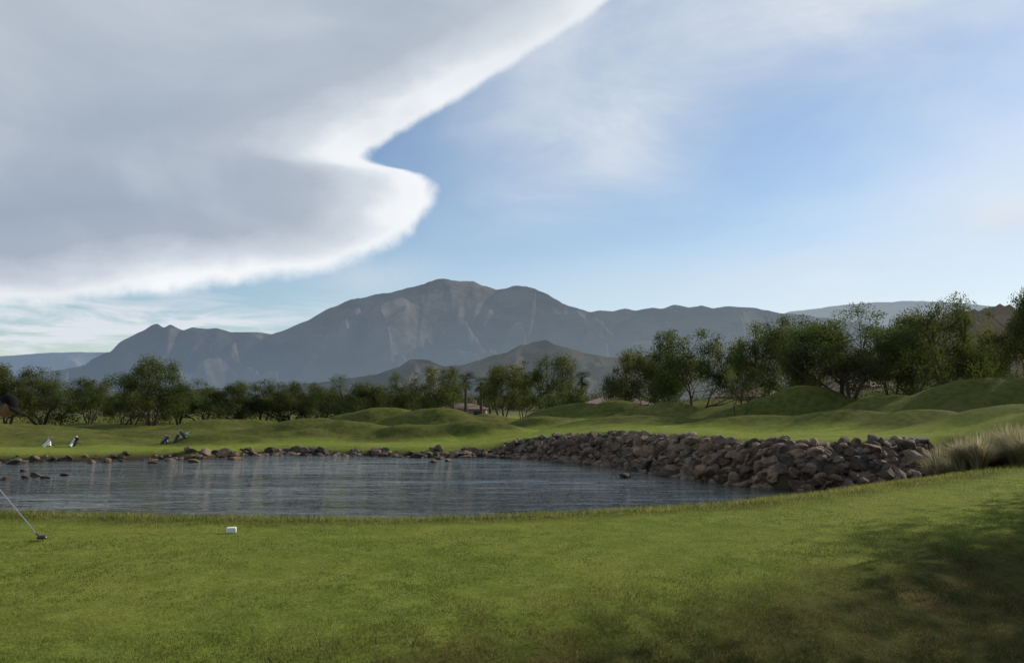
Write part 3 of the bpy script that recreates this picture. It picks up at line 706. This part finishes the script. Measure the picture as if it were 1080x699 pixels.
v[:,0]-= .010*np.exp(-(((np.abs(y)-.36)/.16)**2+((z-.02)/.12)**2))*(x>0)
v[:,0]+= .006*np.exp(-((y/.5)**2+((z-.22)/.08)**2))*(x>0)
v[:,0]+= .02*np.clip(-z-.3,0,1)*(x<0)
npmesh('face',v,HF,m_skin,True).parent=he
m_eye=plain('eye',(.6,.6,.58),.2,0,.02)
for s in (1,-1):
    npmesh('eye',IV*.011+np.array([.082,s*.029,.004]),IF,m_eye,True).parent=he
    npmesh('iris',IV*.0055+np.array([.0895,s*.029,.004]),IF,m_hair,True).parent=he
    ear=IV*np.array([.018,.009,.032]); ear[:,1]*=np.where(np.hypot(ear[:,0],ear[:,2])<.012,.4,1); npmesh('ear',ear+np.array([-.005,s*.076,-.01]),IF,m_skin,True).parent=he
npmesh('mouth',IV*np.array([.005,.024,.004])+np.array([.088,0,-.062]),IF,plain('lips',(.25,.09,.07),.5),True).parent=he
v=HV*np.array([.103,.084,.115])+np.array([-.004,0,.012])
npmesh('hair',v*.985,[f for f in HF if all(((HV[:,2]>-.45)&(HV[:,0]<.05))[f])],m_hair,True).parent=he
cv_=HV*np.array([.108,.089,.118])+np.array([-.002,0,.014]); npmesh('cap_crown',cv_,[f for f in HF if all((HV[:,2]>.20)[f])],m_cap,True).parent=he
bt=[];nb=17
for k in range(nb):
    a=-1.15+2.3*k/(nb-1)
    i0=(.100*math.cos(a),.084*math.sin(a),.040); L=.085*math.cos(a*.9)**.5 if math.cos(a*.9)>0 else 0
    bt.append(i0); bt.append((i0[0]+L,i0[1]*1.05,.040-.012-.02*abs(math.sin(a))))
fb=[(2*k,2*k+1,2*k+3,2*k+2) for k in range(nb-1)]
o=npmesh('cap_brim',bt,fb,m_cap,True); o.parent=he; md=o.modifiers.new('t','SOLIDIFY'); md.thickness=.004
# ---------------- golf bags
m_bw=plain('bag_white',(.75,.75,.72),.6,0,.05); m_bd=plain('bag_dark',(.03,.035,.05),.6,0,.2); m_bb=plain('bag_blue',(.05,.09,.2),.6,0,.2)
def bag(px,d_,mat,rz,tilt=.5,s=1.0):
    x,y,_=sight(px,460,d_); zg=float(T(np.array([x]),np.array([y]))[0])
    e=bpy.data.objects.new('golf_bag',None); bpy.context.collection.objects.link(e); e.location=(x,y,zg+.02); e.rotation_euler=(0,0,rz); e.scale=(s,s,s)
    ax=np.array([math.sin(tilt),0,math.cos(tilt)])
    multi_tube('body',[ax*0,ax*.05,ax*.35,ax*.75,ax*.86],[.11,.125,.12,.13,.15],mat,e,14)
    multi_tube('collar',[ax*.83,ax*.88],[.155,.155],m_bd,e,14)
    multi_tube('bottom',[ax*-.01,ax*.0],[.01,.11],m_bd,e,14)
    multi_tube('pocket',[ax*.12+np.array([.06,.09,0]),ax*.2+np.array([.06,.11,0]),ax*.5+np.array([.06,.11,0]),ax*.56+np.array([.06,.09,0])],[.03,.07,.07,.03],mat,e,10)
    for s_ in(1,-1): multi_tube('stand_leg',[ax*.75,np.array([math.sin(tilt)*.75+.42,s_*.28,0])],[.012,.012],m_bd,e,6)
    multi_tube('strap',[ax*.8+np.array([-.12,0,.02]),ax*.6+np.array([-.22,0,.06]),ax*.35+np.array([-.20,0,.04]),ax*.2+np.array([-.1,0,0])],[.018]*4,m_bd,e,6)
    for k in range(6):
        a=k*1.047; o_=np.array([math.cos(a)*.07,math.sin(a)*.07,0]); tp=ax*(1.02+.05*(k%3))+o_*1.3
        multi_tube('club_shaft',[ax*.8+o_,tp],[.006,.006],m_steel,e,5)
        oo=npmesh('club_head',IV*np.array([.05,.03,.03])+tp,IF,m_bd if k%2 else m_steel,True); oo.parent=e
for px,d_,mt,rz,ti in [(46,53,m_bw,.4,.7),(53,53.6,m_bw,2.2,.8),(74,54,m_bw,1.2,.7),(78,54.4,m_bd,-.6,.7),(170,58,m_bd,.4,.8),(176,58.5,m_bb,2.0,.9),(184,58.2,m_bd,1.4,.7),(191,59,m_bw,-.4,1.0),(196,58.6,m_bd,2.8,.8)]:
    bag(px,d_,mt,rz,ti,.75)
print('objects',len(bpy.data.objects))
